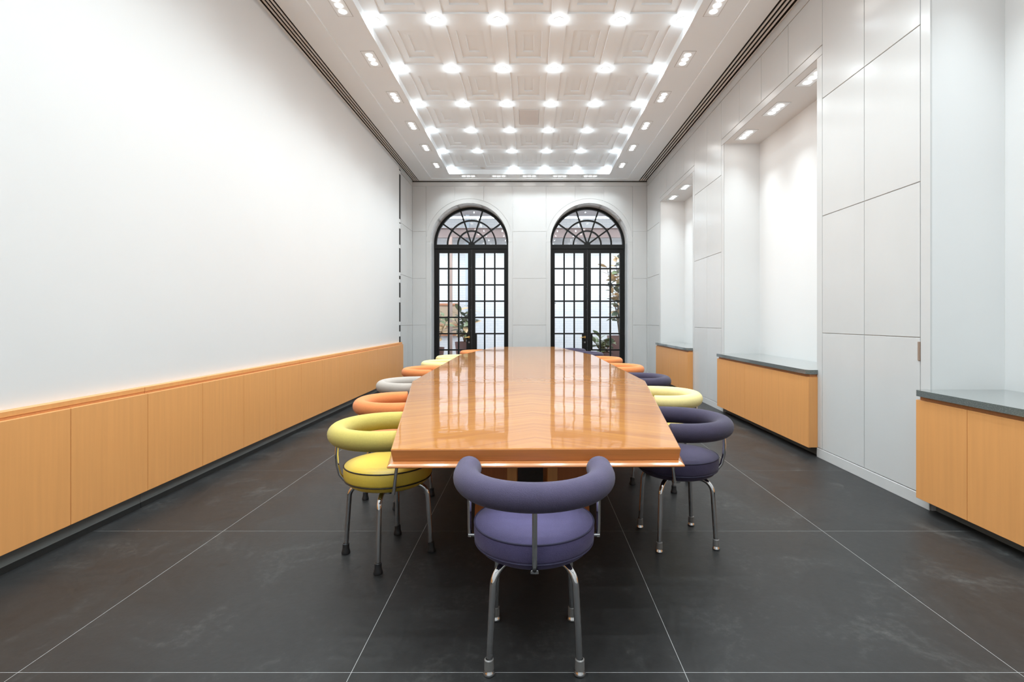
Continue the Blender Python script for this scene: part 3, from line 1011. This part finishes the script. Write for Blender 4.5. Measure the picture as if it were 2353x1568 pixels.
CH = {}
def ch_mesh(key, fn, mat, smooth=True, ang=45):
    if key not in CH:
        CH[key] = mesh_from_bm(key[0], fn(), mat, smooth, ang)
    return CH[key]
def chair(x, y, face, col, lab, leg_rot, foot='glide', swivel=0.0):
    """face = direction the sitter looks (degrees, 90 = away from the camera)"""
    rz = radians(face - 90 + swivel)
    e = empty('swivel_armchair', (x, y, 0), rz, label=lab, cat='chair', group='round swivel chairs at the conference table')
    back, seat, pipe = FAB[col]
    inst('backrest', ch_mesh(('backrest', col), roll_bm, back, ang=60), e)
    so = inst('seat', ch_mesh(('seat', col), seat_bm, seat, ang=60), e)
    for R, z, key in ((0.231, 0.4925, 'a'), (0.228, 0.4225, 'b')):
        inst('piping', ch_mesh(('piping', col, key), lambda: new_bm(torus, R, 0.0035, z), pipe), so)
    inst('seat_pan', ch_mesh(('seat_pan', col), pan_bm, seat, ang=60), e)
    sp = inst('back_support', ch_mesh(('back_support', 0), rear_support_bm, M['chrome']), e)
    inst('bracket', ch_mesh(('bracket', 0), bracket_bm, M['chrome'], False), sp)
    for s in (-1, 1):
        inst('arm_support', ch_mesh(('arm_support', s), lambda: side_support_bm(s), M['chrome']), e)
    inst('hub', ch_mesh(('hub', 0), lambda: new_bm(lathe, [(0, 0.325), (0.024, 0.325), (0.028, 0.332), (0.028, 0.380), (0.06, 0.386), (0, 0.386)], 24), M['chrome'], ang=35), e)
    for k in range(4):
        lg = inst('leg', ch_mesh(('leg', 0), leg_bm, M['chrome']), e, rz=radians(leg_rot + 90 * k) - rz)
        if foot == 'rubber':
            inst('foot', ch_mesh(('foot', 'r'), lambda: foot_bm('rubber'), M['rubber']), lg, label='black rubber foot')
        else:
            inst('collar', ch_mesh(('collar', 0), lambda: foot_bm('collar'), M['collar']), lg)
            inst('foot', ch_mesh(('foot', 'g'), glide_bm, M['chrome']), lg)
    return e

chair(0.014, 1.945, 90, 'purple', 'violet round swivel chair at the near end of the table, back towards the viewer', 45)
chair(-0.774, 2.72, 0, 'chartreuse', 'yellow-green swivel chair, nearest on the left side of the table', 3, 'rubber', 10)
chair(0.848, 2.90, 180, 'darkpurple', 'dark purple swivel chair, nearest on the right side of the table', 51, 'glide', -7)
chair(-0.940, 3.56, 0, 'orange', 'orange swivel chair on the left, just beyond the yellow-green one', 10, 'rubber', 17)
chair(-1.095, 4.58, 0, 'grey', 'pale grey swivel chair, the only grey one at the table', 20, 'rubber', 4)
chair(-1.17, 5.76, 0, 'orange', 'orange swivel chair on the left, just beyond the pale grey one', 0, 'rubber', 0)
chair(-1.155, 6.70, 0, 'yellow', 'pale yellow swivel chair on the left, nearer one of the two yellow neighbours', 0, 'rubber', 0)
chair(-1.14, 7.65, 0, 'yellow', 'pale yellow swivel chair on the left, farther one of the two yellow neighbours', 0, 'rubber', 0)
chair(-0.955, 8.95, 0, 'orange', 'orange swivel chair, last on the left, before the left arched door', 0, 'rubber', -12)
chair(1.012, 3.88, 180, 'yellow', 'pale yellow swivel chair on the right, the only yellow one on that side', 10, 'rubber', -8)
chair(1.075, 4.95, 180, 'darkpurple', 'dark purple swivel chair on the right, just beyond the yellow one', 0, 'glide', -3)
chair(1.07, 6.08, 180, 'orange', 'orange swivel chair on the right, nearer one of the two orange neighbours', 0, 'rubber', 0)
chair(1.035, 7.30, 180, 'orange', 'orange swivel chair on the right, farther one of the two orange neighbours', 0, 'rubber', 0)
chair(0.93, 8.48, 180, 'darkpurple', 'dark purple swivel chair on the right, second from the far end', 0, 'glide', 10)
chair(0.74, 9.45, 180, 'darkpurple', 'dark purple swivel chair, last on the right, before the right arched door', 0, 'glide', 14)

# ------------------------------------------------------------------ the atrium behind the doors
YA = 15.2
obj('floor_atrium', boxes((-5, 5, YB + 0.55, YA + 0.2, -0.08, -0.001)), M['atriumfloor'], kind='structure')
obj('wall_atrium_back', boxes((-5, 5, YA, YA + 0.2, 0, 4.9)), M['brick'], kind='structure')
obj('wall_atrium_left', boxes((-5.2, -5, Y_FR, YA + 0.2, 0, 4.9)), M['brick'], kind='structure')
obj('wall_atrium_right', boxes((5, 5.2, Y_FR, YA + 0.2, 0, 4.9)), M['brick'], kind='structure')
obj('ceiling_atrium', boxes((-5, 5, 13.8, YA + 0.2, 4.40, 4.55)), M['atriumceil'], kind='structure')
# house front to either side of the doors, as seen from the atrium
obj('wall_atrium_front', boxes((-5.2, -2.86, Y_FR - 0.2, Y_FR, 0, 4.9), (3.31, 5.2, Y_FR - 0.2, Y_FR, 0, 4.9), (-2.86, 3.31, Y_FR + 0.02, Y_FR + 0.06, 4.7, 4.9)), M['plaster'], kind='structure')
# I-beam across the brick wall
bm = boxes((-4.9, 4.9, 14.62, 14.64, 3.69, 3.94), (-4.9, 4.9, 14.56, 14.70, 3.675, 3.69), (-4.9, 4.9, 14.56, 14.70, 3.94, 3.955))
obj('steel_beam', bm, M['beam'], label='brown steel beam running across the white brick wall behind the doors', cat='beam')
bm = boxes((-0.05, 0.05, -0.05, 0.05, 0, 3.675), (-0.09, 0.09, -0.09, 0.09, 0, 0.015))
obj('steel_post', bm, M['post'], loc=(-2.32, 14.45, 0), label='thin brown steel post behind the left arched door', cat='post')
bm = boxes((-0.055, 0.055, -0.055, 0.055, 0, 4.4), (-0.09, 0.09, -0.09, 0.09, 0, 0.015))
obj('steel_post', bm, M['greysteel'], loc=(-1.88, 14.9, 0), label='pale grey pipe post behind the left arched door, right of the brown post', cat='post')
bt = empty('batten_light', (0, 14.1, 4.15), label='long fluorescent batten light hanging behind both arched doors', cat='light')
obj('tube', new_bm(tube, [(-3.6, 0, 0), (3.6, 0, 0)], 0.016, 10), M['tube'], bt, smooth=True)
obj('housing', boxes((-3.62, 3.62, -0.02, 0.02, 0.018, 0.05)), M['greysteel'], bt)
for x in (-3, -1, 1, 3):
    obj('hanger', new_bm(tube, [(x, 0, 0.05), (x, 0, 0.25)], 0.005, 6), M['greysteel'], bt)
# framed board on the left
bd = empty('framed_board', (-3.15, 15.12, 0), label='beige board with orange-brown rails behind the left arched door', cat='board')
obj('board_face', boxes((-0.9, 0.95, 0.02, 0.0795, 0.80, 1.74)), M['board'], bd)
for z in (0.78, 1.06, 1.70):
    obj('rail', bevel_box((-0.92, 0.97, -0.01, 0.04, z, z + 0.065), 0.004), M['boardframe'], bd)

def leaf_mesh(name, L, W, mat, curl=0.25):
    bm = bmesh.new()
    n = 7
    rows = []
    for i in range(n + 1):
        t = i / n
        w = W * (sin(pi * min(1, t * 0.98 + 0.02)) ** 0.8) * 0.5
        z = -curl * L * t * t
        rows.append([bm.verts.new((-w, L * t, z + 0.12 * w)), bm.verts.new((0, L * t, z)), bm.verts.new((w, L * t, z + 0.12 * w))])
    for A, B in zip(rows, rows[1:]):
        for k in range(2):
            bm.faces.new((A[k], A[k + 1], B[k + 1], B[k]))
    me = mesh_from_bm(name, bm, mat, True)
    return me
LEAF = {k: leaf_mesh('leaf', 0.24, 0.10, M[k]) for k in ('leafdark', 'leafmid', 'leaftan')}
def plant(name, loc, pot, stems, lab, mats, leaf_n, scale=1.0, seed=1):
    rnd = random.Random(seed)
    e = empty(name, loc, label=lab, cat='plant')
    ph = 0
    if pot:
        kind, w, h = pot
        bm = bmesh.new()
        if kind == 'round':
            lathe(bm, [(0, 0), (w * 0.7, 0), (w, h), (w * 0.93, h), (w * 0.9, h - 0.05), (0, h - 0.05)], 24)
        else:
            box(bm, -w, w, -w, w, 0, h - 0.03)
            for a in ((-w, w, -w, -w + 0.02), (-w, w, w - 0.02, w), (-w, -w + 0.02, -w + 0.02, w - 0.02), (w - 0.02, w, -w + 0.02, w - 0.02)):
                box(bm, a[0], a[1], a[2], a[3], h - 0.03, h)
        obj('pot', bm, M['pot'], e, smooth=(kind == 'round'), autosmooth=40)
        ph = h - 0.05
    for (dx, dy, h) in stems:
        pts = [Vector((0, 0, ph)), Vector((dx * 0.25, dy * 0.25, ph + (h - ph) * 0.35)), Vector((dx * 0.6, dy * 0.6, ph + (h - ph) * 0.7)), Vector((dx, dy, h))]
        obj('stem', new_bm(tube, pts, [0.014, 0.012, 0.009, 0.005], 6), M['stem'], e, smooth=True)
        for i in range(leaf_n):
            t = 0.25 + 0.75 * (i + rnd.random() * 0.6) / leaf_n
            k = min(2, int(t * 3)); f = t * 3 - k
            p = pts[k].lerp(pts[k + 1], min(1, f))
            o = bpy.data.objects.new('leaf', LEAF[rnd.choice(mats)])
            o.location = p
            o.rotation_euler = (radians(rnd.uniform(-15, 55)), radians(rnd.uniform(-35, 35)), i * 2.4 + rnd.random())
            s = scale * rnd.uniform(0.75, 1.2)
            o.scale = (s, s, s)
            link(o, e)
    return e
plant('potted_rubber_plant', (-1.75, 13.3, 0), ('round', 0.27, 0.68), [(-0.12, -0.05, 1.55), (0.12, 0.05, 1.75), (-0.32, 0.1, 1.35), (0.02, -0.1, 1.45), (0.2, 0, 1.3)],
      'leafy rubber plant in a brown round pot behind the left arched door', ('leafdark', 'leafmid', 'leaftan'), 11, 1.25, 3)
plant('potted_fig', (-2.62, 13.9, 0), ('round', 0.22, 0.5), [(-0.1, 0, 1.75), (0.12, 0.1, 1.5), (0.3, -0.1, 1.25)],
      'slender tan-leaved plant at the far left behind the left arched door', ('leaftan', 'leaftan', 'leafmid'), 10, 1.25, 5)
plant('potted_fig', (0.22, 14.2, 0), ('round', 0.22, 0.5), [(0.42, 0, 1.75), (0.3, 0, 1.5), (-0.25, 0.1, 1.6)],
      'plant half hidden behind the pillar between the doors', ('leafdark', 'leafmid'), 6, 1.1, 8)
plant('tall_fig_tree', (2.45, 13.7, 0), ('box', 0.30, 0.83), [(-0.02, -0.05, 3.2), (-0.36, 0.05, 2.75), (-0.1, 0.1, 2.2), (-0.12, -0.1, 3.0), (0.1, 0, 2.7)],
      'tall tan and green leaved tree in a brown square planter behind the right arched door', ('leaftan', 'leaftan', 'leaftan', 'leafmid', 'leafdark'), 20, 1.3, 11)
plant('low_potted_plant', (1.88, 13.0, 0), ('box', 0.24, 0.42), [(-0.1, 0, 0.85), (0.16, 0, 0.82), (0.34, 0.05, 0.70), (-0.25, 0, 0.72)],
      'low broad-leaved green plant in a planter behind the right arched door', ('leafmid', 'leafdark', 'leafmid'), 7, 1.45, 14)
